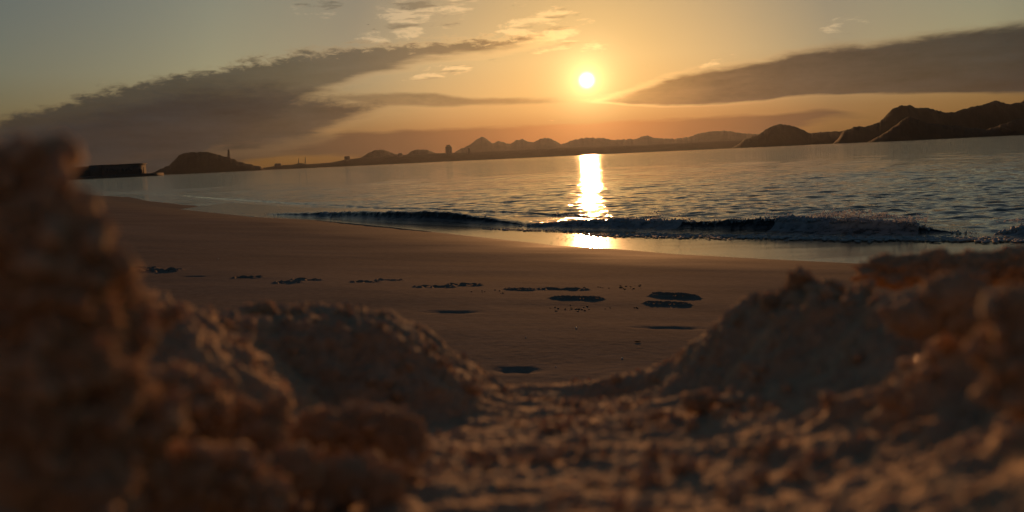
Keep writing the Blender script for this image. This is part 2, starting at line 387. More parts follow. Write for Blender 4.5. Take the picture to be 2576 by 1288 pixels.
hill('flat_topped_hill', 'flat topped hill standing alone at the left end of the bay',
     [(366, 442), (395, 430), (425, 416), (438, 404), (452, 389), (470, 384), (500, 382), (525, 382), (545, 388), (565, 393), (585, 398), (600, 406), (625, 412), (655, 419), (672, 432)], 4600, 200, 4.4)
hill('cliff_mountain', 'high dark mountain with a steep left shoulder at the right edge',
     [(2090, 366), (2125, 328), (2150, 318), (2180, 317), (2212, 307), (2228, 290), (2243, 274), (2262, 266), (2285, 265), (2310, 271), (2340, 272), (2360, 278), (2378, 283), (2400, 282), (2415, 277),
      (2430, 271), (2450, 270), (2475, 262), (2500, 254), (2520, 257), (2540, 262), (2560, 258), (2590, 249), (2640, 262), (2720, 258), (2800, 290), (2900, 318)], 2900, 200, 2.3, skew=.55)
hill('near_ridge', 'blackish wooded ridge in front of the high mountain at right',
     [(2170, 362), (2205, 345), (2235, 328), (2262, 306), (2285, 292), (2305, 298), (2335, 310), (2400, 316), (2450, 322), (2480, 326), (2510, 316), (2560, 300), (2640, 296), (2760, 300), (2860, 322)], 1700, 110, 6.6, skew=.50)

# ------------------------------------------------------------------ far buildings
def parent_at(name, loc):
    o = bpy.data.objects.new(name, None); sc.collection.objects.link(o); o.location = loc; o.empty_display_size = .1
    return o
def block(name, px0, px1, py_top, d, depth, parent, z0=0.0, top=1.0, m=M_BUILD, off=(0, 0, 0)):
    a = at(px0, py_top, d); b_ = at(px1, py_top, d)
    v, f = box(a.x, b_.x, d, d + depth, z0, (a.z + b_.z) / 2, top)
    v = v - np.array(parent.location[:]) + np.array(off)
    return mesh(name, v, f, m, parent, smooth=False)
D = 1000.
p0 = at(270, 445, D); hb = parent_at('harbour_building', (p0.x, D, 0))
block('main_hall', 255, 343, 414, D, 26, hb, .9); block('side_wing', 223, 254.5, 415.5, D + 1, 22, hb, .9); block('low_wing', 150, 222.5, 420, D + 2, 20, hb, .9)
block('roof_slab', 253, 345, 413, D - 1, 28, hb, at(300, 415, D).z + .05)
block('quay', 60, 378, 443, D - 4, 40, hb, -.4)
for k in range(6):
    x0 = 262 + k * 13
    block('window', x0, x0 + 8, 423, D - .25, .3, hb, at(300, 432, D).z, m=M_BUILD)
tag(hb, 'long flat roofed dark building on the waterfront at the far left', 'building')
def mast(name, label, cat, px, py_top, py_bot, wpx, d, lean=0.0, parts=()):
    b_ = at(px, py_bot, d); tp = at(px + lean, py_top, d); r = wpx / FPX * d / 2
    o = parent_at(name, (b_.x, d, b_.z))
    n = 8; ang = np.arange(n) * 2 * math.pi / n; vs = []
    h = tp.z - b_.z; dx = tp.x - b_.x
    for t_, k in parts or ((0, 1.2), (.5, .9), (1, .6)):
        vs.append(np.stack([np.cos(ang) * r * k + dx * t_, np.sin(ang) * r * k, np.full(n, h * t_)], 1))
    f = [(i * n + j, i * n + (j + 1) % n, (i + 1) * n + (j + 1) % n, (i + 1) * n + j) for i in range(len(vs) - 1) for j in range(n)]
    mesh('shaft', np.concatenate(vs), np.array(f), M_BUILD, o, smooth=False)
    v, f2 = box(-r * .8 + dx, r * .8 + dx, -r * .8, r * .8, h - .01, h + r * 1.2, .3); mesh('cap', v, f2, M_BUILD, o, smooth=False)
    return tag(o, label, cat)
mast('lighthouse_tower', 'slender tower rising from the right shoulder of the flat topped hill', 'tower', 575, 380, 402, 7, 4590, parts=((0, 1.5), (.35, 1.0), (.8, .8), (1, .45)))
mast('quay_post', 'stubby dark post leaning on the quay right of the dark building', 'post', 355, 426, 441, 7, 998, -2, ((0, .8), (.5, .8), (.55, 1.2), (1, 1.0)))
mast('quay_mast', 'thin mast on the quay between the dark building and hill', 'mast', 361, 421, 441, 2.2, 998)
mast('antenna_mast', 'left one of two thin masts on the low shore', 'mast', 751, 399, 412, 2.2, 5590)
mast('antenna_mast', 'right one of two thin masts on the low shore', 'mast', 768, 397, 413, 2.6, 5590)
hr = at(1128, 380, 5500); ht = parent_at('tower_block', (hr.x, 5500, 0))
block('lower_storeys', 1120, 1136, 369, 5500, 25, ht, 0); block('upper_storeys', 1123, 1133, 364.5, 5503, 18, ht, at(1128, 369.4, 5500).z)
tag(ht, 'tall block silhouetted on the low shore left of the pointed hills', 'building')
for px0, px1, pt, lab in ((866, 879, 393, 'small square block at the foot of the rounded hill'), (1000, 1012, 385.5, 'low flat block on the shore between the rounded hills'),
                          (1175, 1183, 373, 'small block on the shore below the pointed hill'),
                          (690, 706, 411, 'low wide block on the thin left end of shore')):
    c0 = at((px0 + px1) / 2, 400, 5480); o = parent_at('shore_block', (c0.x, 5480, 0))
    block('wall', px0, px1, pt + 1.5, 5480, 20, o); block('roof', px0 + 1, px1 - 1, pt, 5482, 14, o, at((px0 + px1) / 2, pt + 1.6, 5480).z)
    tag(o, lab, 'building', 'blocks along the far shore')

# ------------------------------------------------------------------ shoreline and beach
SHORE = [onz(*p, .02) for p in ((270, 497), (300, 506), (450, 526), (640, 546), (800, 553.5), (1000, 573), (1200, 595), (1400, 617), (1550, 626), (1700, 639), (1900, 650), (2130, 661), (2400, 677), (2576, 690))]
SX = np.array([p.x for p in SHORE]); SY = np.array([p.y for p in SHORE])
# extend both ways along the coast
SX = np.concatenate([[SX[0] - 80], SX, [SX[-1] + 6, SX[-1] + 60]]); SY = np.concatenate([[SY[0] + 120], SY, [SY[-1] - 1.2, SY[-1] - 12]])
def shore_dist(x, y):
    best = np.full(x.shape, 1e9); 
    for i in range(len(SX) - 1):
        ax, ay, bx, by = SX[i], SY[i], SX[i + 1], SY[i + 1]
        t_ = np.clip(((x - ax) * (bx - ax) + (y - ay) * (by - ay)) / ((bx - ax) ** 2 + (by - ay) ** 2), 0, 1)
        best = np.minimum(best, np.hypot(x - ax - t_ * (bx - ax), y - ay - t_ * (by - ay)))
    return np.where(y < np.interp(x, SX, SY), best, -best)
PS = [-40, -10, -3, 0, 1.5, 3.2, 4.6, 6.0, 8.0, 12, 60]
PZ = [-.55, -.35, -.10, .02, .135, .275, .395, .49, .575, .66, .9]
def beach_base(x, y):
    s = shore_dist(x, y)
    return np.interp(s, PS, PZ)
def beach_relief(x, y):
    p = np.stack([x, y, x * 0], 1)
    near = 1 / (1 + (y / 14) ** 2)
    z = fbm(p * np.array((.35, .8, 1)), 3) * .012 * near
    z += fbm(p * np.array((2.2, 5.0, 1)), 3) * .0010 * near
    z += fbm(p * np.array((30., 38., 1)), 2) * .0007 * near
    return z
# footprints: (picture position of the middle, length and width in metres, turn, depth)
FP = [(405, 684, .20, .15, .1, .05, 'deep dark footprint with a churned rim at the left end of the trail'),
      (352, 676, .16, .12, 0, .03, 'ragged shallow footprint beside the tall left mound'),
      (488, 697, .13, .05, 0, .015, 'faint thin footprint right of the deep left one'),
      (625, 700, .13, .09, .1, .03, 'small footprint, second distinct one of the trail from left'),
      (727, 712, .12, .08, .1, .03, 'footprint pressed low before its pair, third along the trail'),
      (775, 706, .13, .08, -.1, .03, 'footprint slightly farther off than its pair, third along the trail'),
      (920, 711, .12, .08, .1, .03, 'nearer footprint of the pair left of the middle'),
      (980, 705, .12, .08, .05, .03, 'farther footprint of the pair left of the middle'),
      (1090, 723, .17, .08, 0, .032, 'long narrow footprint just left of the middle'),
      (1168, 718, .15, .10, 0, .032, 'oval footprint touching the right end of the long narrow one'),
      (1308, 729, .13, .10, -.2, .032, 'slanting footprint below the sun path'),
      (1415, 728, .22, .10, 0, .03, 'wide crumbled footprint below the sun path'),
      (1455, 754, .19, .10, -.05, .034, 'long even footprint nearer than the crumbled one'),
      (1695, 749, .175, .15, -.1, .05, 'largest dark footprint at the right end of the trail'),
      (1680, 769, .165, .08, -.15, .034, 'flat footprint directly in front of the largest one'),
      (1140, 783, .22, .12, 0, .012, 'broad faint hollow in front of the middle footprints'),
      (1690, 827, .24, .10, 0, .012, 'broad faint hollow near the right mound'),
      (1300, 929, .13, .11, 0, .016, 'shallow shaded dip just beyond the notch of the bank')]
def hit_beach(px, py):
    r = ray(px, py); t_ = np.linspace(.8, 60, 6000)
    x, y, z = r.x * t_, r.y * t_, HC + r.z * t_
    h = beach_base(x, y); i = int(np.argmax(z < h)); return float(x[i]), float(y[i])
FPW = [(*hit_beach(p[0], p[1]), *p[2:]) for p in FP]
def fp_field(x, y, k):
    """normalised radius inside footprint k, with an uneven outline"""
    cx, cy, ln, wd_, rot, dep, _ = FPW[k]; wd_ = wd_ * (1.3 if dep > .04 else 1.12 if dep > .02 else 1); ln = ln * 1.1
    dx, dy = x - cx, y - cy; c_, s_ = math.cos(rot), math.sin(rot)
    u = (dx * c_ + dy * s_) / (ln / 2); v = (dy * c_ - dx * s_) / (wd_ / 2)
    w = 1 - .28 * np.exp(-((u + .1) / .35) ** 2)             # waist of the sole
    a = fbm(np.stack([dx * 11, dy * 11, x * 0 + k * 3.7], 1), 3) * .19
    return np.sqrt(u ** 2 + (v / w) ** 2) + a
ys = np.concatenate([np.geomspace(.35, 1.2, 60), np.linspace(1.2, 2.2, 110)[1:], np.linspace(2.2, 4.6, 330)[1:], np.geomspace(4.6, 12.5, 200)[1:], np.geomspace(12.5, 110, 150)[1:]])
azs = np.linspace(-R(50), R(50), 900)
TA, YY = np.meshgrid(np.tan(azs), ys); bx_ = (TA * YY).ravel(); by_ = YY.ravel()
bz = beach_base(bx_, by_)
k = np.ones(1); bz = bz + beach_relief(bx_, by_) * np.clip(shore_dist(bx_, by_) / .6, 0, 1)
fpid = np.full(bx_.shape, -1)
for k in range(len(FPW)):
    near = np.where((np.abs(bx_ - FPW[k][0]) < .4) & (np.abs(by_ - FPW[k][1]) < .4))[0]
    r_ = fp_field(bx_[near], by_[near], k); dep = FPW[k][5] * (1.25 if FPW[k][5] > .02 else 1)
    prof = np.where(r_ < 1, -dep * np.clip((1 - r_) / .25, 0, 1) ** .7, 0) + dep * .24 * np.exp(-((r_ - 1.12) / .12) ** 2)
    if dep < .02: prof = -dep * np.exp(-(r_ / .75) ** 2)
    nz = fbm(np.stack([bx_[near] * 40, by_[near] * 40, near * 0 + k], 1), 2)
    bz[near] += prof + nz * dep * .05 * (r_ < 1.4)
    fpid[near[r_ < 1.05]] = k
fb = grid_faces(len(ys), len(azs)); fid = fpid[fb].max(1)
V = np.stack([bx_, by_, bz], 1)
# the beach behind and beside the camera
gx, gy = np.meshgrid(np.linspace(-60, 60, 61), np.linspace(-60, .36, 31)); gx, gy = gx.ravel(), gy.ravel()
gz = beach_base(gx, gy) - .02
VB = np.concatenate([V, np.stack([gx, gy, gz], 1)]); FB = np.concatenate([fb[fid < 0], grid_faces(31, 61) + len(V)])
beach = mesh('beach', VB, FB, M_BEACH)
sdist = shore_dist(VB[:, 0], VB[:, 1]); wn = fbm(np.stack([VB[:, 0] * .6, VB[:, 1] * 1.1, VB[:, 0] * 0], 1), 3)
wa = beach.data.attributes.new('wet', 'FLOAT', 'POINT'); wa.data.foreach_set('value', (np.clip(1 - (sdist + wn * .5) / 1.9, 0, 1) ** 1.3).astype(np.float32))
tag(beach, 'smooth damp brown sand beach sloping down to the water', kind='structure')
for k in range(len(FPW)):
    ff = fb[fid == k]
    if len(ff) == 0: continue
    ids, inv = np.unique(ff, return_inverse=True)
    o = mesh('footprint', V[ids], inv.reshape(-1, 4), M_BEACH, beach); o['label'] = FPW[k][6]

# wet sand and thin run-up water
us = np.linspace(0, 1, 420); ws = np.linspace(0, 1, 60)
xs = np.interp(us, [0, .25, 1], [-9.5, -3.5, 9]); yb = np.interp(xs, SX, SY)
kk = np.ones(15) / 15; yb = np.convolve(np.pad(yb, 7, 'edge'), kk, 'valid')
WW, XX = np.meshgrid(ws, xs, indexing='ij'); YB = np.broadcast_to(yb, WW.shape)
FX, FY = XX.ravel(), (YB - .8 + WW * 6.3).ravel()
fs = (FY - YB.ravel())
FZ = np.interp(fs, [-1, 0, 1.6, 4.6, 5.5], [.026, .022, .008, -.015, -.20]) + fbm(np.stack([FX * .5, FY * .9, FX * 0], 1), 2) * .0016
sw = mesh('wet_sand', np.stack([FX, FY, FZ], 1), grid_faces(60, 420), M_FILM)
tag(sw, 'strip of wet sand under a thin film of water mirroring the sun', kind='structure')

# ------------------------------------------------------------------ sea
dep = np.concatenate([np.linspace(R(9.0), R(5.3), 90), np.linspace(R(5.3), R(.5), 640)[1:], np.linspace(R(.5), R(.0063), 80)[1:]])
NR, NC = len(dep), 1060; rr = HC / np.tan(dep)
aa = np.concatenate([np.linspace(-R(52), -R(34), 50), np.linspace(-R(34), R(34), 960)[1:-1], np.linspace(R(34), R(52), 52)])
RR, AA = np.meshgrid(rr, aa, indexing='ij'); X, Y = (RR * np.tan(AA)).ravel(), RR.ravel()
dr = np.abs(np.gradient(rr)); DR = np.maximum(np.repeat(dr, NC), Y * 1.25 / 960)
Z = np.zeros_like(X)
wr = np.random.default_rng(3)
near = Y < 260
x_, y_, dr_ = X[near], Y[near], DR[near]; z_ = np.zeros(near.sum())
gust = .75 + .5 * np.clip(fbm(np.stack([x_ * .05, y_ * .05, x_ * 0], 1), 2) + .2, -.6, 1)
for i in range(96):
    lam = math.exp(wr.uniform(math.log(.20), math.log(3.2))); th = wr.normal(0, .42) + .10; ph = wr.uniform(0, 6.28)
    kx, ky = math.sin(th) * 6.283 / lam, math.cos(th) * 6.283 / lam
    a_ = .0155 * lam / 6.283 * (1.7 if lam < .5 else 1.05 if lam < 1.0 else .32)
    fade = np.clip((lam / dr_ - 3.6) / 3.0, 0, 1)
    w_ = kx * x_ + ky * y_ + ph + .6 * np.sin(.21 * x_ + i)
    z_ += a_ * fade * (np.sin(w_) + .25 * np.sin(2 * w_ + .6))
Z[near] = z_ * gust
sd = -shore_dist(X, Y); Z *= np.clip((sd - .2) / 3.0, .05, 1); Z -= np.where(sd < 3.2, .02, 0)
sea = mesh('sea', np.stack([X, Y, Z], 1), grid_faces(NR, NC), M_SEA)
tag(sea, 'rippled grey green bay water with the sun glitter path', kind='structure')

# ------------------------------------------------------------------ breaking waves
def resample(pts, n):
    p = np.array(pts, float); s = np.concatenate([[0], np.cumsum(np.linalg.norm(np.diff(p[:, :2], axis=0), axis=1))])
    t_ = np.linspace(0, s[-1], n); return np.stack([np.interp(t_, s, p[:, i]) for i in range(p.shape[1])], 1), t_
def wave(label, base_px, crest_px, seed, foam_f, n_foam, spray):
    """base_px: line where the face meets the run-up; crest_px: its top edge. foam_f(u)->share of foam along the crest 0..1"""
    pts = []
    cxs, cys = zip(*crest_px)
    for px, py in base_px:
        b_ = onz(px, py, .01); cy = float(np.interp(px, cxs, cys))
        c_ = at(px, cy, b_.y + .62); pts.append((b_.x, b_.y, max(c_.z, .015)))
    P, t_ = resample(pts, 700); u = np.linspace(0, 1, 700)
    k_ = np.ones(31) / 31; P = np.stack([np.convolve(np.pad(P[:, i], 15, 'edge'), k_, 'valid') for i in range(3)], 1)
    tn = np.gradient(P[:, :2], axis=0); tn /= np.linalg.norm(tn, axis=1)[:, None]; nn = np.stack([-tn[:, 1], tn[:, 0]], 1)
    if nn[:, 1].mean() < 0: nn = -nn
    tap = np.clip(u / .06, 0, 1) * np.clip((1 - u) / (.34 if seed < 2 else .12), 0, 1); tap = tap * tap * (3 - 2 * tap)
    h = P[:, 2] * .9 * tap * (1 + .11 * fbm(np.stack([t_ * 2.2, t_ * 0 + seed, t_ * 0], 1), 4))
    prof = np.array([(-.10, -.06), (0, .01), (.12, .06), (.25, .14), (.36, .25), (.42, .42), (.455, .62), (.47, .82), (.49, .95), (.53, 1.0), (.58, 1.0), (.66, .95), (.8, .82), (1.0, .6), (1.25, .36), (1.6, .12), (2.1, -.12)])
    pt = np.linspace(0, len(prof) - 1, 64); pu = np.interp(pt, range(len(prof)), prof[:, 0]); pv = np.interp(pt, range(len(prof)), prof[:, 1])
    vs = []
    fw = np.array([foam_f(q_) for q_ in u])
    for a_, b_ in zip(pu, pv):
        xx = P[:, 0] + nn[:, 0] * a_; yy = P[:, 1] + nn[:, 1] * a_; zz = h * b_
        p = np.stack([xx, yy, zz], 1)
        lump = fbm(p * np.array((4, 4, 7)) + seed, 3, .5) * (.012 + .028 * fw) * np.clip(b_, 0, 1)
        zz = zz + lump; yy = yy - lump * .8 * (a_ < .6)
        vs.append(np.stack([xx, yy, zz], 1))
    o = parent_at('breaking_wave', (P[350, 0], P[350, 1], 0)); off = np.array(o.location[:])
    wb = mesh('water_body', np.concatenate(vs) - off, grid_faces(64, 700), M_WAVE, o)
    fa = wb.data.attributes.new('foam', 'FLOAT', 'POINT')
    reg = np.interp(pu, [.0, .2, .42, .5, .6, .8], [.35, .30, .40, .55, .45, 0.0])
    fa.data.foreach_set('value', (reg[:, None] * (.25 + fw)[None, :] * tap[None, :]).astype(np.float32).ravel())
    iv, if_ = ico(1); g = np.random.default_rng(int(seed * 10)); parts = []
    cum = np.cumsum(fw + 1e-6); cum /= cum[-1]
    for _ in range(n_foam):
        i = int(np.searchsorted(cum, g.uniform())); i = min(i, 699)
        q_ = g.uniform(.72, 1); a_ = np.interp(q_, [0, .5, .8, 1], [.1, .42, .475, .58]); b_ = np.interp(q_, [0, .5, .8, 1], [.08, .45, .9, 1.02])
        r_ = g.gamma(2.0, .0035) + .0022
        ctr = np.array((P[i, 0] + nn[i, 0] * a_ + g.normal() * .01, P[i, 1] + nn[i, 1] * a_ - .006, h[i] * b_ + g.normal() * .008))
        s3 = r_ * g.uniform(.7, 1.3, 3)
        parts.append((iv * s3 * (1 + .25 * g.normal(size=(len(iv), 1))) + ctr, if_))
    if parts:
        v, f = join(parts); f_o = mesh('foam', v - off, f, M_FOAM, o); f_o['kind'] = 'stuff'
    sp = []; iv0, if0 = ico(1)
    for px, py, sx, sy, n_ in spray:
        c_ = onz(px, 575, 0); y0 = float(np.interp(c_.x, P[:, 0], P[:, 1])) if P[0, 0] < P[-1, 0] else float(np.interp(c_.x, P[::-1, 0], P[::-1, 1]))
        for _ in range(n_):
            q_ = at(px + g.normal() * sx, py - abs(g.normal()) * sy + g.normal() * 2, y0 + .53 + g.normal() * .05)
            r_ = g.gamma(2, .0016) + .0012
            sp.append((iv0 * r_ * g.uniform(.7, 1.4, 3) + np.array(q_[:]), if0))
    if sp:
        v, f = join(sp); s_o = mesh('spray', v - off, f, M_SPRAY, o); s_o['kind'] = 'stuff'
    return tag(o, label, 'wave', 'small waves breaking on the shore')
wave('dark smooth wavelet reaching the sand on the left, foam at its foot',
     [(600, 543), (700, 549.5), (800, 553), (900, 560), (1050, 566), (1250, 574), (1330, 574), (1430, 570)],
     [(600, 541), (640, 538), (700, 535), (830, 532), (950, 530), (1080, 527), (1200, 529), (1300, 538), (1400, 553), (1430, 566)],
     1.3, lambda u: .12 + .5 * max(0, math.sin(u * 5.5) ** 3) * (u > .3), 40, [])
wave('longer tumbling wave with ragged foamy crest below and right of the sun',
     [(1255, 577), (1400, 578), (1500, 580), (1700, 585), (1900, 590), (2100, 597), (2300, 598), (2480, 597)],
     [(1255, 572), (1290, 561), (1400, 553), (1520, 551), (1600, 554), (1700, 552), (1800, 544), (1950, 541), (2050, 542), (2200, 546), (2330, 559), (2450, 566), (2480, 580)],
     4.7, lambda u: (.9 if u < .42 else .25) + (.7 if .62 < u < .9 else 0), 1300,
     [(1415, 552, 16, 10, 60), (1440, 548, 12, 9, 60), (1510, 550, 14, 8, 50), (1652, 548, 7, 9, 70), (1720, 549, 14, 6, 40), (1590, 553, 30, 5, 40),
      (2080, 545, 30, 5, 260), (2130, 545, 30, 7, 360), (2200, 549, 30, 7, 360), (2290, 556, 25, 6, 260), (1950, 541, 50, 3, 40)])
wave('churned patch of foam cut by the right edge of the picture',
     [(2440, 598), (2520, 602), (2600, 604), (2700, 606), (2850, 604)],
     [(2440, 594), (2480, 572), (2530, 560), (2600, 555), (2700, 552), (2850, 570)],
     7.9, lambda u: 1.0, 900, [(2560, 558, 30, 4, 60)])
# swash foam lying on the film
sf = []; iv, if_ = ico(1); g = np.random.default_rng(21)
def path_foam(pts, n, rmin, rmax, wob):
    P, _ = resample([tuple(onz(*p, .0)) for p in pts], 400)
    for _ in range(n):
        i = g.integers(400); r_ = g.uniform(rmin, rmax)
        c_ = P[i] + np.array((g.normal() * wob, g.normal() * wob * 1.3, .004 + r_ * .1))
        c_[2] = .012 + r_ * .15
        sf.append((iv * np.array((r_ * g.uniform(1, 2.4), r_ * g.uniform(.8, 1.6), r_ * .35)) + c_, if_))
path_foam([(1230, 578), (1300, 580), (1400, 583), (1500, 584), (1600, 585)], 260, .006, .02, .05)
path_foam([(1480, 592), (1700, 596), (1900, 599), (2100, 603), (2300, 603), (2576, 606)], 1500, .006, .022, .10)
v, f = join(sf); o = mesh('swash_foam', v, f, M_FOAM); tag(o, 'broken line of foam flecks left on the run-up in front of the waves', 'foam', kind='stuff')

# ------------------------------------------------------------------ foreground sand hollow (the camera looks out of it)
def C3(p): q_ = at(*p); return (q_.x, q_.y, q_.z - HC)
CREST = [  # (crest line of (px, py, range), roundness, slope)
    ([(330, 715, .20), (390, 742, .215), (450, 765, .235), (530, 792, .265), (600, 778, .30), (680, 760, .31), (860, 768, .31), (960, 776, .31), (1010, 800, .31), (1050, 850, .32), (1110, 890, .32), (1180, 925, .325), (1240, 962, .33), (1300, 978, .335),
      (1380, 974, .335), (1500, 956, .33), (1620, 922, .32), (1740, 884, .31), (1800, 836, .305), (1870, 778, .30), (1930, 724, .295), (2000, 694, .29), (2060, 700, .29), (2130, 722, .285), (2200, 730, .27), (2300, 740, .25)], .006, 1.05),
    ([(480, 990, .17), (620, 1045, .18), (780, 1080, .185), (950, 1100, .19), (1030, 1140, .19)], .01, .8),
    ([(2900, 660, .17), (2700, 690, .172), (2576, 735, .175), (2500, 790, .178), (2450, 860, .18), (2380, 905, .185), (2300, 960, .19), (2230, 1010, .195)], .006, 1.0),
]
for a_, b_ in ((3, 15), (22, 29)):                       # the mounds left and right of the notch have broad crumbly tops
    for k in range(1, 5):
        CREST.append(([(px, py + 11 * k, d * (1 - .026 * k)) for px, py, d in CREST[0][0][a_:b_]], .004, 1.1))
nx = 840
gx = np.concatenate([np.linspace(-.70, -.30, 60)[:-1], np.linspace(-.30, .30, nx - 119), np.linspace(.30, .70, 61)[1:]]); nx = len(gx)
gyy = np.concatenate([np.linspace(-.85, .035, 110)[:-1], np.linspace(.035, .36, 370), np.linspace(.36, .95, 101)[1:]])
GX, GY = np.meshgrid(gx, gyy); x, y = GX.ravel(), GY.ravel()
def sm(v, a_, b_): t_ = np.clip((v - a_) / (b_ - a_), 0, 1); return t_ * t_ * (3 - 2 * t_)
floor = -.0358 - .16 * np.clip(y, -.05, .36) - .03 * sm(-y, -.11, -.04) + .02 * sm(x, .03, .12) + .01 * sm(-x, .03, .12)
floor += .011 * sm(x, .03, .07) * sm(-y, -.15, -.08) - .011 * np.exp(-((y - .316 + .10 * (x - .02)) / .011) ** 2)
floor += .62 * np.clip(-y - .13, 0, .3)        # unseen back slope added behind the camera to bounce warm sunlight forward
floor = floor - np.clip((y - .36) / .45, 0, 1.3) * .36
flank = .62 * np.maximum(sm(np.abs(x), .36, .70), sm(-y, .46, .85))   # outer slopes of the bank run down to the beach
floor = floor - flank
z = floor.copy()
for pts, rnd, slope in CREST:
    P = np.array([C3(p) for p in pts]); best = np.full(x.shape, -9.)
    for a_, b_ in zip(P[:-1], P[1:]):
        d2 = b_[:2] - a_[:2]; t_ = np.clip(((x - a_[0]) * d2[0] + (y - a_[1]) * d2[1]) / (d2 @ d2), 0, 1)
        s = np.hypot(x - a_[0] - t_ * d2[0], y - a_[1] - t_ * d2[1])
        best = np.maximum(best, a_[2] + t_ * (b_[2] - a_[2]) - flank - slope * (np.sqrt(s * s + rnd * rnd) - rnd))
    kk = .006; hh = np.clip(.5 + .5 * (best - z) / kk, 0, 1); z = z * (1 - hh) + best * hh + kk * hh * (1 - hh)
pp = np.stack([x, y, z], 1)
nrm_ = np.stack([-np.gradient(z.reshape(len(gyy), nx), axis=1).ravel() / np.tile(np.gradient(gx), len(gyy)), -np.gradient(z.reshape(len(gyy), nx), axis=0).ravel() / np.gradient(gyy).repeat(nx), np.ones_like(x)], 1)
nrm_ /= np.linalg.norm(nrm_, axis=1)[:, None]
amp = np.clip(.10 + np.clip(np.abs(x - .01) - .025, 0, 1) * 10, .10, 1.2) * np.clip(1 + 1.3 * fbm(pp * 30, 2), .25, 2)
lump = fbm(pp * 80, 4, .62, True) * .0044 * amp + fbm(pp * 330, 3, .65, True) * .0011 + fbm(pp * np.array((35, 130, 120)), 3) * .0016
z2 = pp + nrm_ * lump[:, None]; z2[:, 2] += HC
bank_o = mesh('sand_hollow', z2, grid_faces(len(gyy), nx), M_LOOSE)
tag(bank_o, 'rough blurred sand floor and rim of the hollow in the foreground', kind='structure')

# mounds and clods
SURF = []
def blob(c, r3, seed, sub=5, lump=.40, freq=1.4):
    v, f = ico(sub); n1 = fbm(v * freq + seed * 7.1, 3, .55, True); n2 = fbm(v * freq * 3.1 + seed * 3.3, 5, .62, True)
    v = v * (1 + lump * n1 + lump * .85 * n2)[:, None] * np.array(r3); return v + np.array(c), f
def heap(name, label, cat, blobs, group=None, sub=5, lump=.40, knobs=False, crumbs=True):
    parts = []
    for k, (px, py, d, rx, ry) in enumerate(blobs):
        c_ = at(px, py, d); s = d / FPX
        parts.append(blob(c_[:], (rx * s, (rx + ry) * .5 * s, ry * s), len(bpy.data.objects) * .37 + k * 1.9, sub, lump))
    if crumbs: SURF.append((np.concatenate([p_[0] for p_ in parts]), np.concatenate([(p_[0] - p_[0].mean(0)) for p_ in parts])))
    v, f = join(parts); base = np.array((v[:, 0].mean(), v[:, 1].mean(), v[:, 2].min()))
    if knobs:
        o = parent_at(name, base)
        for v, f in parts: mesh('sand_knob', v - base, f, M_LOOSE, o)
    else:
        o = mesh(name, v - base, f, M_LOOSE); o.location = base
    return tag(o, label, cat, group)
heap('sand_mound', 'tall blurred sand mound rising into the sky at the left edge', 'sand mound',
     [(330, 780, .125, 60, 60), (390, 800, .15, 50, 40), (30, 450, .105, 105, 95), (85, 450, .106, 78, 98), (135, 520, .107, 70, 88), (190, 585, .107, 62, 72), (225, 650, .108, 62, 80), (60, 600, .104, 170, 130), (200, 690, .107, 95, 95), (285, 740, .115, 62, 85), (80, 760, .103, 170, 130), (225, 820, .107, 90, 100),
      (312, 850, .115, 62, 90), (310, 770, .118, 62, 70), (120, 920, .102, 160, 120), (270, 960, .108, 95, 110), (60, 1050, .10, 150, 120), (230, 1090, .105, 110, 110), (-60, 455, .105, 120, 105), (-80, 560, .105, 120, 160), (350, 1060, .115, 90, 100)], sub=6, lump=.32)
heap('sand_mound', 'broad flat topped sand mound left of the notch', 'sand mound',
     [(655, 790, .30, 50, 34), (745, 795, .298, 40, 28), (860, 800, .295, 34, 26), (950, 806, .30, 30, 28), (470, 815, .225, 48, 34), (560, 835, .25, 40, 30), (1020, 850, .31, 26, 30)], knobs=True)
heap('sand_mound', 'peaked dark sand mound right of the notch', 'sand mound',
     [(2008, 706, .285, 34, 34), (2080, 735, .28, 44, 34), (1935, 765, .286, 28, 34), (2155, 765, .265, 50, 38), (1865, 815, .29, 24, 26)], knobs=True)
heap('sand_clod', 'long dark sand clod near the right edge with only water behind it', 'sand clod',
     [(2245, 680, .30, 100, 46), (2350, 672, .30, 95, 48), (2460, 676, .295, 95, 50), (2560, 672, .29, 90, 54), (2660, 672, .29, 90, 54)], crumbs=False, lump=.3)
heap('sand_clod', 'smooth humped sand clod below the long dark clod at right', 'sand clod',
     [(2400, 745, .17, 88, 66), (2310, 800, .172, 85, 55), (2440, 800, .168, 70, 60)], lump=.2)
heap('sand_mound', 'sand mound with a pale lit upper edge cut by the right border', 'sand mound',
     [(2560, 800, .12, 70, 90), (2500, 880, .125, 70, 60), (2590, 930, .118, 110, 110)], lump=.22, sub=6)
heap('sand_clod', 'rounded sand clod with a warm lit top under the left mound', 'sand clod', [(440, 1000, .15, 95, 90), (515, 1040, .148, 75, 75), (400, 1100, .14, 100, 90)])
heap('sand_clod', 'pair of small knobbly clods right of the warm lit clod', 'sand clod', [(610, 1050, .158, 45, 52), (690, 1050, .16, 46, 58), (650, 1100, .155, 75, 55)])
heap('sand_clod', 'wide lumpy clod at the left side of the flat floor', 'sand clod', [(800, 1085, .17, 80, 65), (900, 1075, .172, 70, 68), (990, 1090, .172, 70, 70), (1035, 1105, .171, 45, 60), (900, 1045, .175, 36, 36)])
heap('sand_clod', 'dim clod filling the lower left corner', 'sand clod', [(80, 1180, .10, 150, 120), (220, 1240, .102, 130, 110)])
heap('sand_clod', 'dim clod at the bottom edge left of the middle', 'sand clod', [(420, 1200, .12, 120, 90), (560, 1190, .128, 100, 85), (640, 1250, .13, 100, 70)])
heap('sand_clod', 'small clod at the bottom between the lumpy clod and edge', 'sand clod', [(740, 1180, .145, 80, 65), (860, 1215, .15, 70, 60), (960, 1230, .15, 60, 50)])
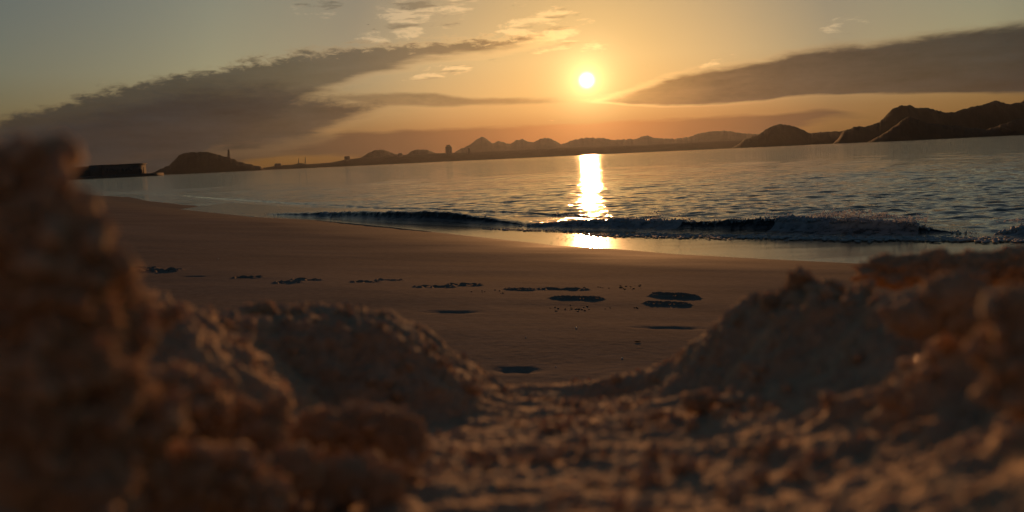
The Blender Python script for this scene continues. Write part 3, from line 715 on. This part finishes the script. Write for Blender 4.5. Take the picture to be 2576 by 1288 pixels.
heap('sand_clod', 'flat sunlit chip of sand on the dark right slope', 'sand clod', [(1850, 1006, .235, 62, 14), (1890, 1004, .235, 34, 12)], lump=.15)
heap('sand_clod', 'dark clod left of the sunlit chip on the floor', 'sand clod', [(1755, 1010, .235, 48, 30)])
heap('sand_clod', 'small lit knob halfway up the right slope', 'sand clod', [(2235, 1000, .165, 34, 34)], lump=.2)

# crumbs of sand on the floor and slopes
g = np.random.default_rng(31); cv, cf = ico(1); parts = []
sp_ = [z2[(np.abs(x) < .62 * y + .02) & (y > .09) & (y < .37)]]; sn_ = [nrm_[(np.abs(x) < .62 * y + .02) & (y > .09) & (y < .37)]]
for v, n_ in SURF: sp_.append(v); sn_.append(n_ / (np.linalg.norm(n_, axis=1)[:, None] + 1e-9))
nh = len(sp_[0]); sp_ = np.concatenate(sp_); sn_ = np.concatenate(sn_)
cw = np.ones(len(sp_)); cw[nh:] *= .8 * nh / (len(sp_) - nh); cw *= np.clip(.25 + 2.2 * fbm(sp_ * 45, 2), .05, 2); cw /= cw.sum()
for i in g.choice(len(sp_), 6500, replace=False, p=cw):
    r_ = min(.00025 + .0004 * g.pareto(1.9), .0020)
    v = cv * (1 + .16 * g.normal(size=(len(cv), 1))) * r_ * g.uniform(.65, 1.35, 3); parts.append((v + sp_[i] + sn_[i] * r_ * .45, cf))
v, f = join(parts); o = mesh('sand_crumbs', v, f, M_LOOSE); tag(o, 'loose crumbs of sand strewn over the blurred foreground floor', 'sand crumbs', kind='stuff')

# glinting grains scattered over the loose sand
g = np.random.default_rng(77); gi, gf = ico(1); parts = []
dz = z2[:, 2]; cand = np.where((np.abs(x) < .3) & (y > .11) & (y < .36))[0]
wgt = np.clip(nrm_[cand] @ np.array(SUND), 0, 1) + .05
wgt = wgt ** 2
cand_ok = y[cand] > .17; wgt *= cand_ok
for i in g.choice(cand, 170, replace=False, p=wgt / wgt.sum()):
    r_ = g.uniform(.00025, .00045); parts.append((gi * r_ * g.uniform(.6, 1.3, 3) + z2[i] + nrm_[i] * r_ * .5, gf))
v, f = join(parts); o = mesh('sand_grains', v, f, M_GRAIN, smooth=True); tag(o, 'sparse glinting quartz grains over the blurred foreground sand', 'sand grains', kind='stuff')

# ------------------------------------------------------------------ small things on the beach
def ground(px, py):
    x_, y_ = hit_beach(px, py)
    i = int(np.argmin((bx_ - x_) ** 2 + (by_ - y_) ** 2)); return np.array((x_, y_, bz[i]))
for px, py, s, lab in ((1450, 829, .0045, 'bright white shell fragment alone on the sand beyond the notch'), (1565, 903, .0035, 'white shell fragment close to the right mound slope'),
                       (1323, 852, .0025, 'tiny pale shell fragment left of the bright one'), (1398, 922, .0022, 'tiny pale shell fragment just above the notch'), (550, 652, .006, 'pale shell speck on the far sand left of the trail')):
    c_ = ground(px, py); v, f = ico(2); v = v * np.array((s, s * .8, s * .6)); v = v * (1 + .15 * fbm(v / s * 1.5 + px, 2))[:, None]; v[:, 2] = np.maximum(v[:, 2], -s * .2)
    o = mesh('shell_fragment', v, f, M_SHELL); o.location = c_ + np.array((0, 0, s * .35)); tag(o, lab, 'shell', 'shell fragments on the beach')
c_ = ground(1604, 866); v, f = ico(2); v = v * np.array((.011, .004, .0018)); v = v + fbm(v * 90, 2)[:, None] * .0018
o = mesh('twig', v, f, M_TWIG); o.location = c_ + np.array((0, 0, .003)); tag(o, 'short dark twig scrap lying left of the right mound', 'twig')
c_ = ground(868, 763)
g = np.random.default_rng(9); pv, pf = ico(2); prot = []
for k in range(4):
    v = pv * (1 + .35 * fbm(pv * 1.3 + k * 5, 2))[:, None] * np.array((1, .85, .6)); me_o = mesh('pebble', v, pf, M_PEBBLE); prot.append(me_o.data); bpy.data.objects.remove(me_o)
def pebbles(n, px, py, sx, sy, smin, smax, lab, grp):
    for _ in range(n):
        c_ = ground(px + g.normal() * sx, py + g.normal() * sy); s = g.uniform(smin, smax)
        o = bpy.data.objects.new('pebble', prot[g.integers(4)]); sc.collection.objects.link(o)
        o.location = c_ + np.array((0, 0, s * .25)); o.scale = (s, s, s); o.rotation_euler = (0, 0, g.uniform(0, 6.28)); tag(o, lab, 'pebble', grp)
pebbles(26, 1480, 776, 52, 4, .003, .0065, 'dark sand pellet in the scatter in front of the long even footprint', 'pellets scattered in front of the long footprint')
pebbles(20, 1555, 724, 45, 4, .003, .007, 'dark sand pellet in the scatter right of the crumbled footprint', 'pellets right of the crumbled footprint')
pebbles(8, 1245, 735, 30, 4, .003, .006, 'dark sand pellet beside the oval footprint', 'pellets beside the oval footprint')

# ------------------------------------------------------------------ bird
c_ = at(926, 62, 210); bd, bf = ico(2); v1 = bd * np.array((.07, .20, .06))
wing = np.array([(.04, .06, 0), (.04, -.07, 0), (.30, .03, .10), (.28, -.07, .09), (.52, -.09, .05), (.04, .06, -.012), (.04, -.07, -.012), (.30, .03, .088), (.28, -.07, .078), (.52, -.09, .04)], float)
wf = [(0, 1, 3, 2), (2, 3, 4, 4), (7, 8, 6, 5), (0, 2, 7, 5), (1, 6, 8, 3), (3, 8, 9, 4), (2, 4, 9, 7)]
wt = []
for a_ in wf:
    wt.append(a_[:3]); 
    if len(set(a_)) == 4: wt.append((a_[0], a_[2], a_[3]))
wl = wing * np.array((-1, 1, 1)); v, f = join([(v1, bf), (wing, np.array(wt)), (wl, np.array(wt)[:, ::-1])])
o = mesh('bird', v, f, M_BIRD, smooth=False); o.location = c_; tag(o, 'tiny distant bird flying in the clear sky left of the clouds', 'bird')

# ------------------------------------------------------------------ haze
v, f = box(-12600, 12600, -150, 9650, -1.6, 480)
hz = mesh('haze', v, f, None, smooth=False); hz.display_type = 'WIRE'
m = bpy.data.materials.new('evening_haze'); m.use_nodes = True; t = m.node_tree; t.nodes.clear()
pv_ = t.nodes.new('ShaderNodeVolumePrincipled'); out = t.nodes.new('ShaderNodeOutputMaterial'); t.links.new(pv_.outputs[0], out.inputs['Volume'])
pv_.inputs['Color'].default_value = (.82, .89, 1.0, 1); pv_.inputs['Density'].default_value = 6.6e-6; pv_.inputs['Anisotropy'].default_value = .72
hz.data.materials.append(m); tag(hz, 'warm evening haze over the bay', kind='stuff')
